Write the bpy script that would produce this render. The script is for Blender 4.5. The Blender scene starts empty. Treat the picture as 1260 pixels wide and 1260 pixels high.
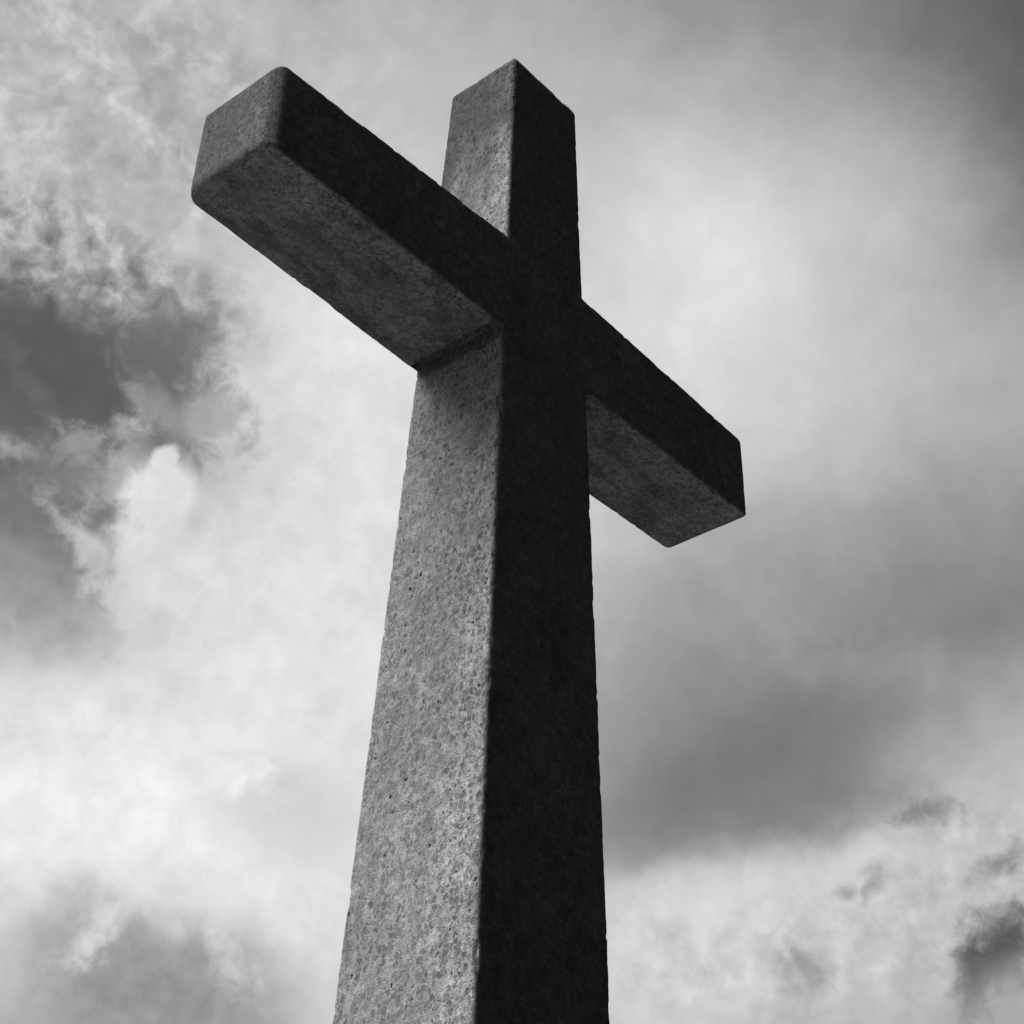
import bpy, bmesh, math, random
from mathutils import Vector, Matrix, Euler, noise

scene = bpy.context.scene
COL = scene.collection

# ------------------------------------------------------------------ camera
GROUND_DROP = 5.25                      # the underside of the arms is 5.25 m above the ground
cx, cy, cz, rx, ry, rz, lf = (-3.45444, -3.15791, -3.74245, 2.17415, -0.03143, -0.86274, 7.69495)
cam_data = bpy.data.cameras.new('camera')
cam = bpy.data.objects.new('camera', cam_data)
COL.objects.link(cam)
cam.location = (cx, cy, cz + GROUND_DROP)
cam.rotation_euler = Euler((rx, ry, rz), 'XYZ')
cam_data.sensor_width = 36
cam_data.sensor_fit = 'HORIZONTAL'
cam_data.lens = math.exp(lf) / 1260 * 36 * 1.009
cam_data.clip_end = 6000
scene.camera = cam

# ------------------------------------------------------------------ colour management
vs = scene.view_settings
scene.display_settings.display_device = 'sRGB'
vs.view_transform = 'Standard'
vs.look = 'None'
vs.gamma = 1
vs.use_curve_mapping = False
EXPOSURE = 0.0
vs.exposure = EXPOSURE

# ------------------------------------------------------------------ sun
SUN_AZ, SUN_EL = 156.0, 48.0            # degrees, anticlockwise from +X / above the horizon
SUN_STRENGTH = 4.8
a, e = math.radians(SUN_AZ), math.radians(SUN_EL)
sun_dir = Vector((math.cos(e) * math.cos(a), math.cos(e) * math.sin(a), math.sin(e)))
sd = bpy.data.lights.new('sun', 'SUN')
sd.energy = SUN_STRENGTH
sd.angle = math.radians(36)             # veiled by thin cloud
sd.color = (1, 1, 1)                    # black and white photograph
sun = bpy.data.objects.new('sun', sd)
COL.objects.link(sun)
sun.rotation_euler = (-sun_dir).to_track_quat('-Z', 'Y').to_euler()

# ------------------------------------------------------------------ node helper
class NT:
    def __init__(s, nt):
        s.nt = nt
    def put(s, sock, v):
        if v is None:
            return
        if hasattr(v, 'is_output'):
            s.nt.links.new(v, sock)
        else:
            sock.default_value = v
    def m(s, op, a, b=None, c=None, clamp=False):
        n = s.nt.nodes.new('ShaderNodeMath'); n.operation = op; n.use_clamp = clamp
        s.put(n.inputs[0], a); s.put(n.inputs[1], b); s.put(n.inputs[2], c)
        return n.outputs[0]
    def v(s, op, a, b=None):
        n = s.nt.nodes.new('ShaderNodeVectorMath'); n.operation = op
        s.put(n.inputs[0], a); s.put(n.inputs[1], b)
        return n.outputs[0]
    def scale(s, a, k):
        n = s.nt.nodes.new('ShaderNodeVectorMath'); n.operation = 'SCALE'
        s.put(n.inputs[0], a); s.put(n.inputs['Scale'], k)
        return n.outputs[0]
    def noise(s, vec, sc, det=4, rough=.5, dist=0, out='Fac', lac=2.0):
        n = s.nt.nodes.new('ShaderNodeTexNoise')
        s.put(n.inputs['Vector'], vec)
        n.inputs['Scale'].default_value = sc
        n.inputs['Detail'].default_value = det
        n.inputs['Roughness'].default_value = rough
        n.inputs['Lacunarity'].default_value = lac
        n.inputs['Distortion'].default_value = dist
        return n.outputs[out]
    def voronoi(s, vec, sc, feature='F1', rand=1.0, out='Distance', smooth=None):
        n = s.nt.nodes.new('ShaderNodeTexVoronoi'); n.feature = feature
        s.put(n.inputs['Vector'], vec)
        n.inputs['Scale'].default_value = sc
        n.inputs['Randomness'].default_value = rand
        if smooth is not None:
            n.inputs['Smoothness'].default_value = smooth
        return n.outputs[out]
    def ss(s, x, lo, hi, tlo=0., thi=1., kind='SMOOTHSTEP'):
        n = s.nt.nodes.new('ShaderNodeMapRange'); n.interpolation_type = kind
        s.put(n.inputs[0], x)
        s.put(n.inputs[1], lo); s.put(n.inputs[2], hi)
        s.put(n.inputs[3], tlo); s.put(n.inputs[4], thi)
        return n.outputs[0]
    def mix(s, f, a, b):
        n = s.nt.nodes.new('ShaderNodeMix'); n.data_type = 'FLOAT'
        s.put(n.inputs[0], f); s.put(n.inputs[2], a); s.put(n.inputs[3], b)
        return n.outputs[0]
    def sep(s, v):
        n = s.nt.nodes.new('ShaderNodeSeparateXYZ'); s.put(n.inputs[0], v)
        return n.outputs
    def comb(s, x, y, z):
        n = s.nt.nodes.new('ShaderNodeCombineXYZ')
        s.put(n.inputs[0], x); s.put(n.inputs[1], y); s.put(n.inputs[2], z)
        return n.outputs[0]
    def ramp(s, f, stops, interp='B_SPLINE'):
        n = s.nt.nodes.new('ShaderNodeValToRGB'); n.color_ramp.interpolation = interp
        el = n.color_ramp.elements
        while len(el) < len(stops):
            el.new(.5)
        for q, (pos, val) in zip(el, stops):
            q.position = pos
        for q, (pos, val) in zip(el, stops):
            q.color = (val, val, val, 1)
        s.put(n.inputs[0], f)
        return n.outputs[0]

# ------------------------------------------------------------------ sky
# The cloud cover is laid out by compass azimuth and elevation (degrees), i.e. at infinity.
EL0, EL1, NEL = (16.0, 53.0, 17)
AZ0, AZ1, NAZ = (18.0, 68.0, 21)
CLOUD_TONE = [
    [0.647, 0.647, 0.647, 0.647, 0.662, 0.694, 0.712, 0.782, 0.791, 0.784, 0.784, 0.802, 0.765, 0.646, 0.631, 0.655, 0.675, 0.675, 0.675, 0.675, 0.684],
    [0.656, 0.651, 0.648, 0.647, 0.669, 0.692, 0.717, 0.784, 0.791, 0.784, 0.784, 0.801, 0.775, 0.678, 0.664, 0.709, 0.731, 0.75, 0.77, 0.793, 0.815],
    [0.7, 0.695, 0.691, 0.708, 0.758, 0.759, 0.781, 0.822, 0.799, 0.784, 0.812, 0.865, 0.894, 0.865, 0.833, 0.864, 0.85, 0.866, 0.884, 0.898, 0.907],
    [0.734, 0.732, 0.729, 0.746, 0.746, 0.754, 0.773, 0.735, 0.674, 0.74, 0.824, 0.882, 0.873, 0.91, 0.935, 0.934, 0.922, 0.925, 0.932, 0.925, 0.913],
    [0.755, 0.752, 0.75, 0.741, 0.67, 0.518, 0.434, 0.456, 0.55, 0.714, 0.82, 0.872, 0.894, 0.92, 0.932, 0.926, 0.911, 0.895, 0.885, 0.866, 0.846],
    [0.618, 0.657, 0.689, 0.67, 0.559, 0.481, 0.475, 0.521, 0.584, 0.717, 0.807, 0.857, 0.892, 0.9, 0.901, 0.895, 0.865, 0.817, 0.796, 0.76, 0.72],
    [0.505, 0.506, 0.507, 0.495, 0.51, 0.544, 0.565, 0.582, 0.626, 0.751, 0.834, 0.864, 0.887, 0.886, 0.88, 0.849, 0.755, 0.67, 0.639, 0.611, 0.58],
    [0.545, 0.534, 0.526, 0.533, 0.55, 0.573, 0.612, 0.653, 0.715, 0.799, 0.856, 0.879, 0.892, 0.88, 0.848, 0.79, 0.638, 0.553, 0.528, 0.523, 0.518],
    [0.622, 0.608, 0.608, 0.641, 0.683, 0.711, 0.705, 0.748, 0.8, 0.833, 0.848, 0.866, 0.889, 0.869, 0.801, 0.704, 0.57, 0.515, 0.51, 0.51, 0.51],
    [0.661, 0.657, 0.675, 0.724, 0.772, 0.805, 0.814, 0.801, 0.81, 0.83, 0.843, 0.852, 0.879, 0.863, 0.809, 0.68, 0.558, 0.51, 0.516, 0.535, 0.557],
    [0.633, 0.642, 0.679, 0.728, 0.774, 0.81, 0.842, 0.856, 0.84, 0.837, 0.849, 0.867, 0.892, 0.886, 0.85, 0.74, 0.634, 0.603, 0.597, 0.627, 0.661],
    [0.537, 0.559, 0.664, 0.724, 0.767, 0.818, 0.871, 0.883, 0.84, 0.821, 0.83, 0.845, 0.867, 0.865, 0.837, 0.782, 0.733, 0.728, 0.718, 0.726, 0.743],
    [0.449, 0.473, 0.645, 0.717, 0.757, 0.8, 0.849, 0.836, 0.803, 0.778, 0.771, 0.783, 0.797, 0.801, 0.788, 0.764, 0.752, 0.758, 0.767, 0.774, 0.782],
    [0.36, 0.417, 0.569, 0.655, 0.696, 0.726, 0.75, 0.748, 0.735, 0.728, 0.729, 0.743, 0.763, 0.764, 0.747, 0.723, 0.736, 0.767, 0.789, 0.782, 0.774],
    [0.345, 0.385, 0.466, 0.543, 0.579, 0.612, 0.646, 0.672, 0.696, 0.706, 0.708, 0.72, 0.73, 0.728, 0.71, 0.703, 0.725, 0.751, 0.765, 0.765, 0.765],
    [0.345, 0.387, 0.433, 0.474, 0.503, 0.52, 0.544, 0.585, 0.627, 0.657, 0.675, 0.684, 0.692, 0.696, 0.688, 0.698, 0.717, 0.745, 0.759, 0.765, 0.765],
    [0.352, 0.4, 0.443, 0.48, 0.507, 0.522, 0.547, 0.587, 0.627, 0.656, 0.675, 0.683, 0.691, 0.698, 0.69, 0.694, 0.709, 0.736, 0.754, 0.765, 0.765],
]
# azimuth, elevation, half-width, half-height, turn, tone, cover, raggedness, kind, softness
CLOUD_BANKS = [
    (59.68, 40.54, 4.955, 1.513, 12.5, 0.588, 0.95, 1.0, 2, 0.45),
    (55.41, 39.33, 1.043, 1.565, 10.0, 0.588, 0.6, 0.7, 2, 0.6),
    (60.61, 45.82, 5.998, 3.651, 23.1, 0.737, 0.9, 0.6, 2, 0.7),
    (58.75, 31.03, 2.869, 2.347, 12.0, 0.647, 0.6, 0.7, 2, 0.7),
    (29.03, 22.65, 5.737, 3.39, -5.1, 0.769, 0.65, 0.45, 2, 0.5),
    (35.02, 21.57, 3.39, 2.869, -1.7, 0.808, 0.6, 0.42, 2, 0.5),
    (59.99, 37.05, 4.824, 2.086, 10.7, 0.353, 0.95, 0.6, 0, 0.45),
    (55.93, 38.42, 1.408, 1.304, 10.3, 0.416, 0.85, 0.9, 0, 0.7),
    (60.47, 34.32, 3.129, 2.086, 13.0, 0.384, 0.9, 0.6, 1, 0.6),
    (59.05, 32.26, 2.738, 1.565, 12.2, 0.478, 0.8, 0.7, 1, 0.8),
    (59.15, 30.32, 2.608, 1.174, 22.2, 0.58, 0.65, 0.9, 0, 0.8),
    (60.96, 44.74, 4.173, 0.913, 38.3, 0.647, 0.55, 2.0, 0, 0.9),
    (57.65, 46.11, 2.869, 0.73, 41.3, 0.62, 0.6, 2.0, 0, 0.9),
    (55.95, 36.65, 1.252, 0.469, 35.3, 0.647, 0.65, 1.1, 0, 0.8),
    (60.58, 36.37, 1.304, 0.313, 43.1, 0.424, 0.6, 1.2, 0, 0.8),
    (60.98, 34.53, 0.626, 0.313, 13.3, 0.647, 0.85, 1.4, 0, 0.8),
    (58.35, 34.92, 0.782, 0.469, -8.3, 0.675, 0.7, 1.6, 0, 0.8),
    (58.32, 34.2, 1.565, 0.782, 11.7, 0.549, 0.5, 1.4, 0, 0.8),
    (57.2, 35.68, 0.469, 0.417, 21.1, 0.706, 0.8, 1.4, 0, 0.7),
    (56.82, 34.31, 0.417, 1.304, 22.8, 0.729, 0.7, 1.4, 0, 0.8),
    (55.28, 33.84, 1.069, 1.252, 9.9, 0.855, 1, 0.3, 0, 0.3),
    (55.34, 35.03, 0.365, 0.522, 25.0, 0.863, 0.95, 0.3, 0, 0.3),
    (54.94, 31.87, 1.434, 1.956, 9.7, 0.863, 0.9, 0.6, 0, 0.6),
    (58.19, 32.41, 0.887, 0.261, 36.7, 0.737, 0.6, 1.4, 0, 0.9),
    (56.96, 31.57, 1.825, 0.469, 42.9, 0.804, 0.6, 1.3, 0, 0.9),
    (53.71, 33.33, 0.365, 0.574, 9.0, 0.745, 0.5, 1.0, 0, 0.8),
    (53.92, 36.56, 0.678, 0.626, 9.1, 0.706, 0.7, 1.0, 0, 0.8),
    (49.47, 24.91, 1.956, 1.304, 6.5, 0.8, 0.75, 0.9, 0, 0.8),
    (51.24, 25.5, 0.991, 0.365, -12.4, 0.957, 0.7, 1.3, 0, 0.9),
    (52.79, 18.92, 3.129, 2.138, 8.5, 0.565, 0.9, 0.9, 1, 0.8),
    (53.39, 20.19, 1.956, 0.887, 0.8, 0.659, 0.55, 1.1, 0, 0.9),
    (52.79, 18.92, 3.39, 1.825, 8.5, 0.596, 0.6, 0.35, 2, 0.6),
    (54.93, 20.46, 0.469, 0.939, 39.7, 0.933, 0.6, 1.3, 0, 0.9),
    (52.74, 21.03, 1.043, 0.261, 16.4, 0.902, 0.4, 1.5, 0, 1.0),
    (50.46, 20.02, 0.469, 1.043, -42.9, 0.902, 0.5, 1.3, 0, 1.0),
    (34.07, 24.92, 4.955, 1.095, -7.2, 0.455, 0.6, 0.7, 1, 0.8),
    (29.33, 29.56, 1.956, 0.678, 5.0, 0.627, 0.6, 1.0, 1, 0.9),
    (32.59, 31.13, 2.869, 0.678, 11.9, 0.659, 0.4, 1.2, 1, 0.9),
    (30.63, 26.2, 1.565, 2.217, 15.8, 0.463, 0.5, 0.35, 1, 1.0),
    (33.07, 22.83, 3.912, 0.939, -6.8, 0.847, 0.7, 0.9, 1, 0.8),
    (29.49, 23.53, 1.565, 0.678, -34.9, 0.839, 0.5, 1.1, 1, 0.9),
    (25.39, 20.81, 0.991, 0.835, -27.3, 0.329, 0.9, 1.3, 0, 0.9),
    (26.35, 20.05, 0.522, 0.887, 13.3, 0.329, 0.8, 1.2, 0, 0.9),
    (25.4, 19.45, 1.043, 0.782, -7.3, 0.627, 0.6, 1.0, 0, 0.8),
    (27.31, 24.9, 0.678, 0.339, 8.8, 0.439, 0.7, 1.9, 0, 1.3),
    (25.0, 23.22, 0.73, 0.261, -22.5, 0.412, 0.7, 1.9, 0, 1.3),
    (29.41, 22.96, 0.417, 0.235, -44.9, 0.51, 0.6, 1.9, 0, 1.3),
    (30.1, 22.64, 0.365, 0.209, -4.5, 0.49, 0.6, 1.9, 0, 1.3),
    (31.75, 20.3, 0.522, 0.782, -23.6, 0.49, 0.6, 1.9, 0, 1.3),
]
BG = 0.1
world = bpy.data.worlds.new('World')
scene.world = world
world.use_nodes = True
W = world.node_tree
W.nodes.clear()
N = NT(W)
out = W.nodes.new('ShaderNodeOutputWorld')
bg = W.nodes.new('ShaderNodeBackground')
bg.inputs['Strength'].default_value = BG
W.links.new(bg.outputs[0], out.inputs[0])
tc = W.nodes.new('ShaderNodeTexCoord')
D = tc.outputs['Generated']
# clear sky as seen through the red filter of a black and white camera
nis = W.nodes.new('ShaderNodeTexSky')
nis.sky_type = 'NISHITA'
nis.sun_disc = False
nis.sun_elevation = e
nis.sun_rotation = math.radians(90 - SUN_AZ)
W.links.new(D, nis.inputs['Vector'])
sc_ = W.nodes.new('ShaderNodeSeparateColor')
W.links.new(nis.outputs[0], sc_.inputs[0])
clear = sc_.outputs[0]

# wind-torn displacement of the cloud field
wf = N.scale(N.v('SUBTRACT', N.noise(D, 34, 6, .58, out='Color'), (.5, .5, .5)), .026)
wl = N.scale(N.v('SUBTRACT', N.noise(D, 9, 4, .5, out='Color'), (.5, .5, .5)), .070)
Dw = N.v('NORMALIZE', N.v('ADD', N.v('ADD', D, wf), wl))
def azel_of(vec):
    x, y, z = N.sep(vec)
    az = N.m('MULTIPLY', N.m('ARCTAN2', y, x), 180 / math.pi)
    el = N.m('MULTIPLY', N.m('ARCSINE', z), 180 / math.pi)
    return az, el
az, el = azel_of(Dw)
az2, el2 = azel_of(N.v('NORMALIZE', N.v('ADD', D, N.scale(wf, .55))))
azf = N.m('DIVIDE', N.m('SUBTRACT', az, AZ0), AZ1 - AZ0, clamp=True)
elf = N.m('MULTIPLY', N.m('DIVIDE', N.m('SUBTRACT', el, EL0), EL1 - EL0, clamp=True), NEL - 1)
tone = None
wsum = None
for j, row in enumerate(CLOUD_TONE):
    r = N.ramp(azf, [(i / (NAZ - 1), v) for i, v in enumerate(row)])
    d = N.m('ABSOLUTE', N.m('SUBTRACT', elf, float(j)))
    w = N.ss(d, 1.4, 0.0)
    t = N.m('MULTIPLY', r, w)
    tone = t if tone is None else N.m('ADD', tone, t)
    wsum = w if wsum is None else N.m('ADD', wsum, w)
tone = N.m('DIVIDE', tone, wsum)
fine = N.noise(D, 62, 7, .60, .35)
med = N.noise(D, 22, 7, .58, .3)
big = N.noise(D, 8, 5, .5, .2)
tuft = N.noise(N.v('ADD', D, N.scale(wf, .5)), 75, 5, .55, .2)
detail = {0: N.m('MULTIPLY', N.m('SUBTRACT', fine, .5), 2.6), 1: N.m('MULTIPLY', N.m('SUBTRACT', med, .5), 2.6)}
for (a0, e0, hw, hh, rot, val, op, amp, kind, soft) in CLOUD_BANKS:
    X = N.m('MULTIPLY', N.m('SUBTRACT', az2, a0), -math.cos(math.radians(e0)))   # + is to the right
    Y = N.m('SUBTRACT', el2, e0)
    c, s = math.cos(math.radians(rot)), math.sin(math.radians(rot))
    U = N.m('MULTIPLY_ADD', X, c / hw, N.m('MULTIPLY', Y, -s / hw))
    V = N.m('MULTIPLY_ADD', X, s / hh, N.m('MULTIPLY', Y, c / hh))
    r2 = N.m('SQRT', N.m('MULTIPLY_ADD', U, U, N.m('MULTIPLY', V, V)))
    if kind == 2:                       # mackerel patch: tufts and gaps around one tone
        msk = N.ss(r2, 1 + soft, 1 - soft, 0., op)
        val = N.m('MULTIPLY_ADD', N.m('SUBTRACT', tuft, .5), amp, val)
    else:
        q = N.m('SUBTRACT', N.m('MULTIPLY_ADD', detail[kind], amp, 1.0), r2)
        msk = N.ss(q, -soft, soft, 0., op)
    tone = N.mix(msk, tone, val)
# ragged texture, stronger in the broken cloud on the left than in the smooth veil on the right
rag = N.ss(az, 30, 56, .045, .17)
tone = N.m('MULTIPLY', tone, N.m('MULTIPLY_ADD', N.m('SUBTRACT', fine, .5), rag, 1.0))
tone = N.m('MULTIPLY', tone, N.m('MULTIPLY_ADD', N.m('SUBTRACT', med, .5), .16, 1.0))
lum = N.m('POWER', tone, 2.2)
lum = N.m('DIVIDE', lum, BG * 2 ** EXPOSURE)
# rest of the sky: broken cloud, kept dim so the front face stays dark
cov = N.ss(N.m('ADD', big, N.m('MULTIPLY', med, .35)), .55, .85)
rest = N.mix(N.m('MULTIPLY', cov, .13), N.m('MULTIPLY', clear, .08), .8)
x, y, z = N.sep(D)
axis = cam.rotation_euler.to_matrix() @ Vector((0, 0, -1))
dn = W.nodes.new('ShaderNodeVectorMath'); dn.operation = 'DOT_PRODUCT'
W.links.new(D, dn.inputs[0]); dn.inputs[1].default_value = axis
# unseen bright glow beside the sun, added to lighten shade on the left faces
ds = W.nodes.new('ShaderNodeVectorMath'); ds.operation = 'DOT_PRODUCT'
W.links.new(D, ds.inputs[0]); ds.inputs[1].default_value = (-.64, .54, .55)
rest = N.m('ADD', rest, N.m('MULTIPLY', N.ss(ds.outputs['Value'], .58, .97), N.m('MULTIPLY_ADD', med, 6.0, 5.0)))
win = N.ss(dn.outputs['Value'], .78, .92)
final = N.mix(win, rest, lum)
cc = W.nodes.new('ShaderNodeCombineColor')
for i in range(3):
    W.links.new(final, cc.inputs[i])
W.links.new(cc.outputs[0], bg.inputs['Color'])

# ------------------------------------------------------------------ materials
def new_mat(name):
    m = bpy.data.materials.new(name); m.use_nodes = True
    nt = m.node_tree; nt.nodes.clear()
    o = nt.nodes.new('ShaderNodeOutputMaterial')
    b = nt.nodes.new('ShaderNodeBsdfPrincipled')
    nt.links.new(b.outputs[0], o.inputs[0])
    return m, nt, b, NT(nt)
def grey(nt, f, b):
    c = nt.nodes.new('ShaderNodeCombineColor')
    for i in range(3):
        nt.links.new(f, c.inputs[i])
    nt.links.new(c.outputs[0], b.inputs['Base Color'])

def concrete():
    m, nt, b, K = new_mat('exposed_aggregate_concrete')
    t = nt.nodes.new('ShaderNodeTexCoord'); P = t.outputs['Object']
    # broken pebbles of mixed size set in pale mortar
    wob = K.scale(K.v('SUBTRACT', K.noise(P, 75, 4, .65, out='Color'), (.5, .5, .5)), .026)
    Q = K.v('MULTIPLY', K.v('ADD', P, wob), (1, 1, .75))
    def cells(scale, lo, hi):
        edge = K.voronoi(Q, scale, 'DISTANCE_TO_EDGE')
        cell = nt.nodes.new('ShaderNodeTexVoronoi')
        nt.links.new(Q, cell.inputs['Vector']); cell.inputs['Scale'].default_value = scale
        cr = nt.nodes.new('ShaderNodeSeparateColor'); nt.links.new(cell.outputs['Color'], cr.inputs[0])
        gone = K.ss(cr.outputs[2], .36, .46)             # some cells are all mortar
        return K.m('MULTIPLY', K.ss(edge, lo, hi), gone), cr.outputs[0]
    s1, r1 = cells(58, .06, .18)
    s2, r2 = cells(120, .09, .26)
    fine_ = K.noise(P, 230, 4, .65)
    mid_ = K.noise(P, 24, 6, .62)
    big_ = K.noise(P, 3.2, 4, .55)
    x, y, z = K.sep(P)
    # pale mortar by the front arris, the face's brighter edge put into its colour
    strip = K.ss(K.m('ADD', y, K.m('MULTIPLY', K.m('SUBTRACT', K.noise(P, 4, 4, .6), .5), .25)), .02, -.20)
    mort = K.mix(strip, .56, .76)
    stone = K.m('MAXIMUM', s1, K.m('MULTIPLY', s2, .85))
    rnd = K.mix(s1, r2, r1)
    pebble = K.ss(rnd, 0, 1, .25, .40, 'LINEAR')
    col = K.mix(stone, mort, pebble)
    # the side and end faces are washed down to the aggregate, the others keep most of their cement skin
    geo = nt.nodes.new('ShaderNodeNewGeometry')
    washed = K.ss(K.m('ABSOLUTE', K.sep(geo.outputs['True Normal'])[0]), .3, .8)
    skin = K.ss(K.m('ADD', K.noise(P, 11, 6, .68), K.m('MULTIPLY', big_, .4)), .66, .86, 0, .55)
    skin = K.m('MAXIMUM', skin, K.m('MAXIMUM', K.m('MULTIPLY', K.ss(K.m('ABSOLUTE', K.sep(geo.outputs['True Normal'])[1]), .3, .8), .72), K.m('MULTIPLY', K.m('SUBTRACT', 1.0, washed), .25)))
    col = K.mix(skin, col, .36)
    col = K.m('MULTIPLY', col, K.ss(fine_, .25, .75, .66, 1.32, 'LINEAR'))
    col = K.m('MULTIPLY', col, K.ss(mid_, .3, .7, .84, 1.14, 'LINEAR'))
    col = K.m('MULTIPLY', col, K.ss(big_, .3, .7, .84, 1.12, 'LINEAR'))
    # pin holes and pits
    pit = K.voronoi(P, 26, 'F1')
    cell2 = nt.nodes.new('ShaderNodeTexVoronoi'); nt.links.new(P, cell2.inputs['Vector']); cell2.inputs['Scale'].default_value = 26
    cr2 = nt.nodes.new('ShaderNodeSeparateColor'); nt.links.new(cell2.outputs['Color'], cr2.inputs[0])
    pr = K.ss(cr2.outputs[1], .55, 1.0, 0.0, .17, 'LINEAR')
    pitm = K.ss(K.m('SUBTRACT', pr, pit), -.02, .03)
    cell3 = nt.nodes.new('ShaderNodeTexVoronoi'); nt.links.new(K.v('ADD', P, wob), cell3.inputs['Vector']); cell3.inputs['Scale'].default_value = 52
    cr3 = nt.nodes.new('ShaderNodeSeparateColor'); nt.links.new(cell3.outputs['Color'], cr3.inputs[0])
    pr3 = K.ss(cr3.outputs[1], .70, 1.0, 0.0, .26, 'LINEAR')
    pitm = K.m('MAXIMUM', pitm, K.ss(K.m('SUBTRACT', pr3, cell3.outputs['Distance']), -.02, .06))
    pitm = K.m('MULTIPLY', pitm, K.ss(washed, 0, 1, .35, 1.0, 'LINEAR'))
    col = K.m('MULTIPLY', col, K.ss(pitm, 0, 1, 1, .12, 'LINEAR'))
    # darker towards the top of the cross and the arm ends, broken up by noise
    x, y, z = K.sep(P)
    mottle = K.noise(K.v('MULTIPLY', P, (1, 1, .55)), 5.5, 6, .65)
    top = K.ss(K.m('ADD', z, K.m('MULTIPLY', K.m('SUBTRACT', mottle, .5), 1.4)), ZT - 1.0, ZT - .25, 0, .92)
    grt = K.ss(K.m('ADD', K.noise(P, 34, 5, .7), K.m('MULTIPLY', mottle, .5)), .62, .85, 0, .45)
    top = K.m('MULTIPLY', top, K.ss(washed, 0, 1, .35, 1.0, 'LINEAR'))
    ends = K.m('MULTIPLY', K.ss(K.m('ADD', K.m('ABSOLUTE', x), K.m('MULTIPLY', K.m('SUBTRACT', mottle, .5), .5)), .88, 1.14, 0, .88), washed)
    # damp-stained soffits, darkest towards the back of the arms, crevice shade of the joint painted dark
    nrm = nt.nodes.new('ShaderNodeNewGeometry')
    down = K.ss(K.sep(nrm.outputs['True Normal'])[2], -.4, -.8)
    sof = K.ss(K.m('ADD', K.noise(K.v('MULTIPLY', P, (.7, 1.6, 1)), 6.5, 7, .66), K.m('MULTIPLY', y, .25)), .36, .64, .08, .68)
    joint_shade = K.m('MULTIPLY', K.ss(K.m('ADD', K.m('ABSOLUTE', x), K.m('MULTIPLY', K.m('SUBTRACT', mid_, .5), .06)), W0 + .050, W0 + .022))
    joint_shade = K.m('MULTIPLY', joint_shade, K.ss(K.m('ABSOLUTE', K.m('SUBTRACT', z, H0)), .060, .025))
    joint_shade = K.m('MULTIPLY', joint_shade, K.ss(K.m('ABSOLUTE', K.sep(nrm.outputs['True Normal'])[1]), .5, .2, 0, .9))
    streak = K.noise(K.v('MULTIPLY', P, (1, 1, .10)), 14, 5, .6)
    arm_shade = K.m('MULTIPLY', K.ss(K.m('ADD', z, K.m('MULTIPLY', streak, 1.6)), H0 - 1.1, H0 + .8), K.ss(z, H0 + .02, H0 - .02, 0, .27))  # soft shade below the arms put into the colour, streaked
    ends = K.m('MAXIMUM', ends, arm_shade)
    ends = K.m('MAXIMUM', ends, K.m('MAXIMUM', K.m('MULTIPLY', down, sof), joint_shade))
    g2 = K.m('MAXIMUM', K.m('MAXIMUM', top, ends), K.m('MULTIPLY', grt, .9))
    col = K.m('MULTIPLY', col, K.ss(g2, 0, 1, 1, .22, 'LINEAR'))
    col = K.m('MULTIPLY', col, K.ss(joint_shade, 0, 1, 1, .12, 'LINEAR'))
    grey(nt, col, b)
    b.inputs['Roughness'].default_value = .92
    b.inputs['Specular IOR Level'].default_value = .25
    h = K.m('MULTIPLY', stone, K.m('MULTIPLY', K.m('ADD', rnd, -.5), .0110))
    h = K.m('ADD', h, K.m('MULTIPLY', fine_, .0150))
    # a ragged board joint goes down the side face close to the front arris
    jn = K.m('ADD', y, K.m('MULTIPLY', K.m('SUBTRACT', K.noise(P, 16, 4, .7), .5), .035))
    yj = K.m('MULTIPLY_ADD', z, -KD, -(D0 + KD * (-H0)) + .055)
    jd = K.m('ABSOLUTE', K.m('SUBTRACT', jn, yj))
    jm = K.m('MULTIPLY', K.ss(jd, .010, .0), K.ss(K.noise(P, 13, 4, .6), .46, .60))
    jm = K.m('MULTIPLY', jm, K.ss(z, H0 - .02, H0 - .05))
    h = K.m('ADD', h, K.m('MULTIPLY', jm, -.009))
    h = K.m('ADD', h, K.m('MULTIPLY', mid_, .006))
    h = K.m('ADD', h, K.m('MULTIPLY', pitm, -.010))
    bp = nt.nodes.new('ShaderNodeBump')
    bp.inputs['Strength'].default_value = 1.0
    bp.inputs['Distance'].default_value = 1.0
    nt.links.new(h, bp.inputs['Height'])
    nt.links.new(bp.outputs[0], b.inputs['Normal'])
    return m

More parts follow.
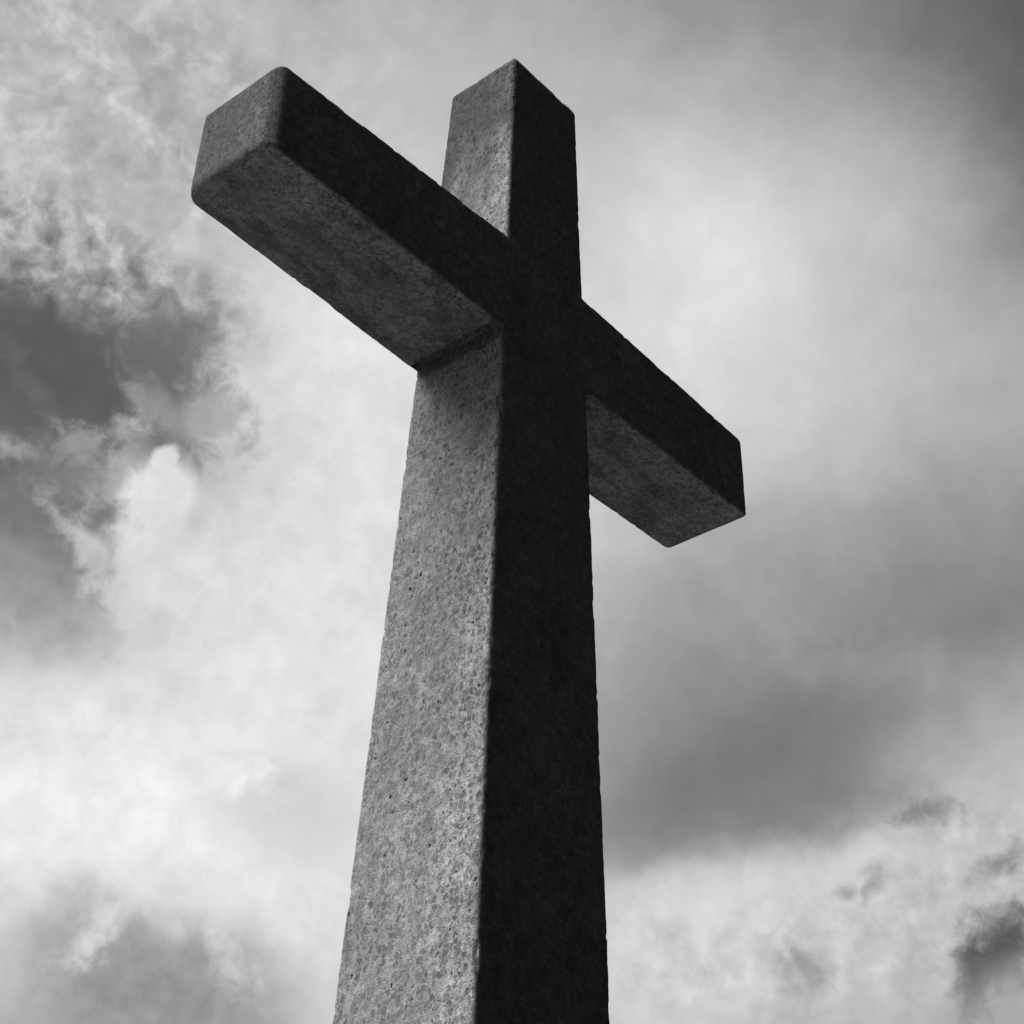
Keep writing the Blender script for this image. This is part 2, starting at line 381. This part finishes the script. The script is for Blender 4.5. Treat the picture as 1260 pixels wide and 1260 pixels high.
def grass_mat():
    m, nt, b, K = new_mat('mown_grass')
    t = nt.nodes.new('ShaderNodeTexCoord'); P = t.outputs['Object']
    col = K.ss(K.noise(P, .6, 8, .7), .3, .7, .016, .040, 'LINEAR')
    grey(nt, col, b); b.inputs['Roughness'].default_value = 1
    b.inputs['Specular IOR Level'].default_value = .1
    return m
def bounce_paving_mat():
    m, nt, b, K = new_mat('pale_bounce_paving')
    t = nt.nodes.new('ShaderNodeTexCoord'); P = t.outputs['Object']
    br = nt.nodes.new('ShaderNodeTexBrick'); nt.links.new(P, br.inputs['Vector'])
    br.inputs['Scale'].default_value = 1.6
    br.inputs['Color1'].default_value = (.40,) * 3 + (1,)
    br.inputs['Color2'].default_value = (.46,) * 3 + (1,)
    br.inputs['Mortar'].default_value = (.12,) * 3 + (1,)
    br.inputs['Mortar Size'].default_value = .008
    bw = nt.nodes.new('ShaderNodeRGBToBW'); nt.links.new(br.outputs[0], bw.inputs[0])
    col = K.m('MULTIPLY', bw.outputs[0], K.ss(K.noise(P, 3, 6, .7), .3, .7, .8, 1.1, 'LINEAR'))
    grey(nt, col, b); b.inputs['Roughness'].default_value = .85
    return m

# ------------------------------------------------------------------ cross dimensions (z measured from the underside of the arms)
H0 = GROUND_DROP
W0, KW = .21373, -.02829        # half width of the shaft and its taper
D0, KD = .19100, -.02734        # half depth
L1, L2 = 1.229, 1.188       # arm tips
HA, KT, KB = .41850, .04247, .01321
TOP, KA = 1.347, .01035
ZT = H0 + TOP
R_EDGE = .042                   # rounding of the ends
R_SIDE = .012                   # rounding of the long edges
CON = concrete()

def wear(p, n, seam=0):
    # weathered, slightly lumpy casting: p world point, n outward direction
    d = noise.noise(p * 4.0) * .0012 + noise.noise(p * 21.0) * .0008 + noise.noise(p * 75.0) * .0010
    if abs(n.x * n.y) + abs(n.x * n.z) + abs(n.y * n.z) > .12 and abs(p.x) < 1.0:      # chipped arrises
        c = noise.noise(p * 13.0 + Vector((7.1, 3.3, 9.2)))
        d -= max(0., c - .34) * .020
        c = noise.noise(p * 38.0)
        d -= max(0., c - .25) * .010
    return p + n * d

def link_mesh(name, verts, faces, mat, parent=None):
    me = bpy.data.meshes.new(name)
    me.from_pydata([tuple(v) for v in verts], [], faces)
    me.materials.append(mat)
    me.polygons.foreach_set('use_smooth', [True] * len(me.polygons))
    me.update()
    o = bpy.data.objects.new(name, me)
    COL.objects.link(o)
    if parent:
        o.parent = parent
    return o

def section(hu, hv, r, nu, nv, nr=6):
    """rounded rectangle outline: list of (u, v, nu, nv)"""
    pts = []
    cu, cv = hu - r, hv - r
    def line(a, b, n, nn):
        for i in range(n):
            t = i / n
            pts.append((a[0] + (b[0] - a[0]) * t, a[1] + (b[1] - a[1]) * t, nn[0], nn[1]))
    def arc(c, a0):
        for i in range(nr):
            a = a0 + (math.pi / 2) * i / nr
            pts.append((c[0] + r * math.cos(a), c[1] + r * math.sin(a), math.cos(a), math.sin(a)))
    line((-cu, -hv), (cu, -hv), nu, (0, -1)); arc((cu, -cv), -math.pi / 2)
    line((hu, -cv), (hu, cv), nv, (1, 0)); arc((cu, cv), 0)
    line((cu, hv), (-cu, hv), nu, (0, 1)); arc((-cu, cv), math.pi / 2)
    line((-hu, cv), (-hu, -cv), nv, (-1, 0)); arc((-cu, -cv), math.pi)
    return pts

def sweep(stations, nu, nv, place, cap_end=True):
    """stations: (s, hu, hv, r, blend, inset) ; place(s,u,v)->point ; ends in a rounded cap"""
    verts, faces = [], []
    rings = []
    for (s, hu, hv, r, an, off) in stations:
        ring = []
        for (u, v, a, b) in section(hu, hv, r, nu, nv):
            p, nrm = place(s, u, v, a * math.cos(an), b * math.cos(an), math.sin(an))
            ring.append(len(verts)); verts.append(wear(p, nrm))
        rings.append(ring)
    for a, b in zip(rings, rings[1:]):
        n = len(a)
        for i in range(n):
            faces.append((a[i], a[(i + 1) % n], b[(i + 1) % n], b[i]))
    if cap_end:
        # flat end filled with a grid of shrinking rings
        s, hu, hv, r, an, off = stations[-1]
        prev = rings[-1]
        K_ = 22
        for k in range(1, K_ + 1):
            f = 1 - k / K_
            ring = []
            for (u, v, a, b) in section(hu, hv, r, nu, nv):
                p, nrm = place(s, u * f, v * f, 0, 0, 1)
                ring.append(len(verts)); verts.append(wear(p, nrm))
            n = len(prev)
            for i in range(n):
                faces.append((prev[i], prev[(i + 1) % n], ring[(i + 1) % n], ring[i]))
            prev = ring
    return verts, faces

STEP = .008
# shaft, from below the ground to the rounded top
st = []
z = -H0 - .3
while z < TOP - R_EDGE:
    st.append((z, W0 + KW * z, D0 + KD * z, R_SIDE, 0, 0))
    z += .05 if z < -3.3 else STEP
for i in range(0, 7):
    a = math.pi / 2 * i / 6
    zz = TOP - R_EDGE + R_EDGE * math.sin(a)
    ins = R_EDGE * (1 - math.cos(a))
    st.append((zz, W0 + KW * zz - ins, D0 + KD * zz - ins, R_SIDE, a, 0))
def place_shaft(s, u, v, a, b, c):
    return Vector((u, v, s + H0)), Vector((a, b, c))
vs_, fs_ = sweep(st, 52, 46, place_shaft)

cross = bpy.data.objects.new('concrete_cross', None)
cross.empty_display_size = .5
COL.objects.link(cross)
cross['label'] = 'tall weathered concrete cross with tapering shaft seen from below against the clouds'
cross['category'] = 'cross'
shaft = link_mesh('shaft', vs_, fs_, CON, cross)

# arms: cast flush with the shaft, a hair recessed, tapering outwards
def arm(sign, L):
    st = []
    xs = W0 - .055
    def dims(x):
        zt, zb = HA - KT * x, KB * x
        return (zt - zb) / 2, (zt + zb) / 2
    x = xs
    while x < L - R_EDGE:
        st.append(x); x += STEP
    stations = []
    for x in st:
        hz, mz = dims(x)
        stations.append((x, D0, hz, R_SIDE, 0, 0))
    for i in range(0, 7):
        a = math.pi / 2 * i / 6
        xx = L - R_EDGE + R_EDGE * math.sin(a)
        ins = R_EDGE * (1 - math.cos(a))
        hz, mz = dims(xx)
        stations.append((xx, D0 - ins, hz - ins, R_SIDE, a, 0))
    def place(s, u, v, a, b, c):
        hz, mz = dims(s)
        zl = mz + v
        # depth follows the lean of the shaft
        dd = D0 + KD * zl - KA * max(0., s - W0) + .0015
        y = u * dd / D0
        # joint groove on the underside and soffit next to the shaft
        g = max(0., 1 - abs(s - (W0 + .012)) / .022)
        if b < -.3:
            zl += .030 * g
        return Vector((sign * s, y, zl + H0)), Vector((sign * c, a, b)) 
    v, f = sweep(stations, 46, 50, place)
    if sign > 0:
        pass
    return v, f
for sgn, L in ((-1, L1), (1, L2)):
    v, f = arm(sgn, L)
    o = link_mesh('arm', v, f, CON, cross)
for o in cross.children:                       # consistent outward normals
    bm = bmesh.new(); bm.from_mesh(o.data)
    bmesh.ops.remove_doubles(bm, verts=bm.verts, dist=.0004)
    bmesh.ops.recalc_face_normals(bm, faces=bm.faces)
    bm.to_mesh(o.data); bm.free()

# ------------------------------------------------------------------ ground
def sheet(name, x0, y0, x1, y1, z, mat, n=1, bump=0):
    bm = bmesh.new()
    bmesh.ops.create_grid(bm, x_segments=n, y_segments=n, size=.5)
    for v in bm.verts:
        v.co = Vector((x0 + (v.co.x + .5) * (x1 - x0), y0 + (v.co.y + .5) * (y1 - y0), z))
        if bump and v.co.length > 40:
            v.co.z += bump * noise.noise(v.co * .01)
    me = bpy.data.meshes.new(name); bm.to_mesh(me); bm.free()
    me.materials.append(mat)
    o = bpy.data.objects.new(name, me); COL.objects.link(o)
    o['kind'] = 'structure'
    return o
sheet('ground', -1500, -1500, 1500, 1500, -.004, grass_mat(), 60, 0)
sheet('bounce_paving', -8.0, -.42, 4.0, 7.0, .002, bounce_paving_mat())  # added out of view, pale to bounce light onto the arm undersides
print('verts', sum(len(o.data.vertices) for o in cross.children))
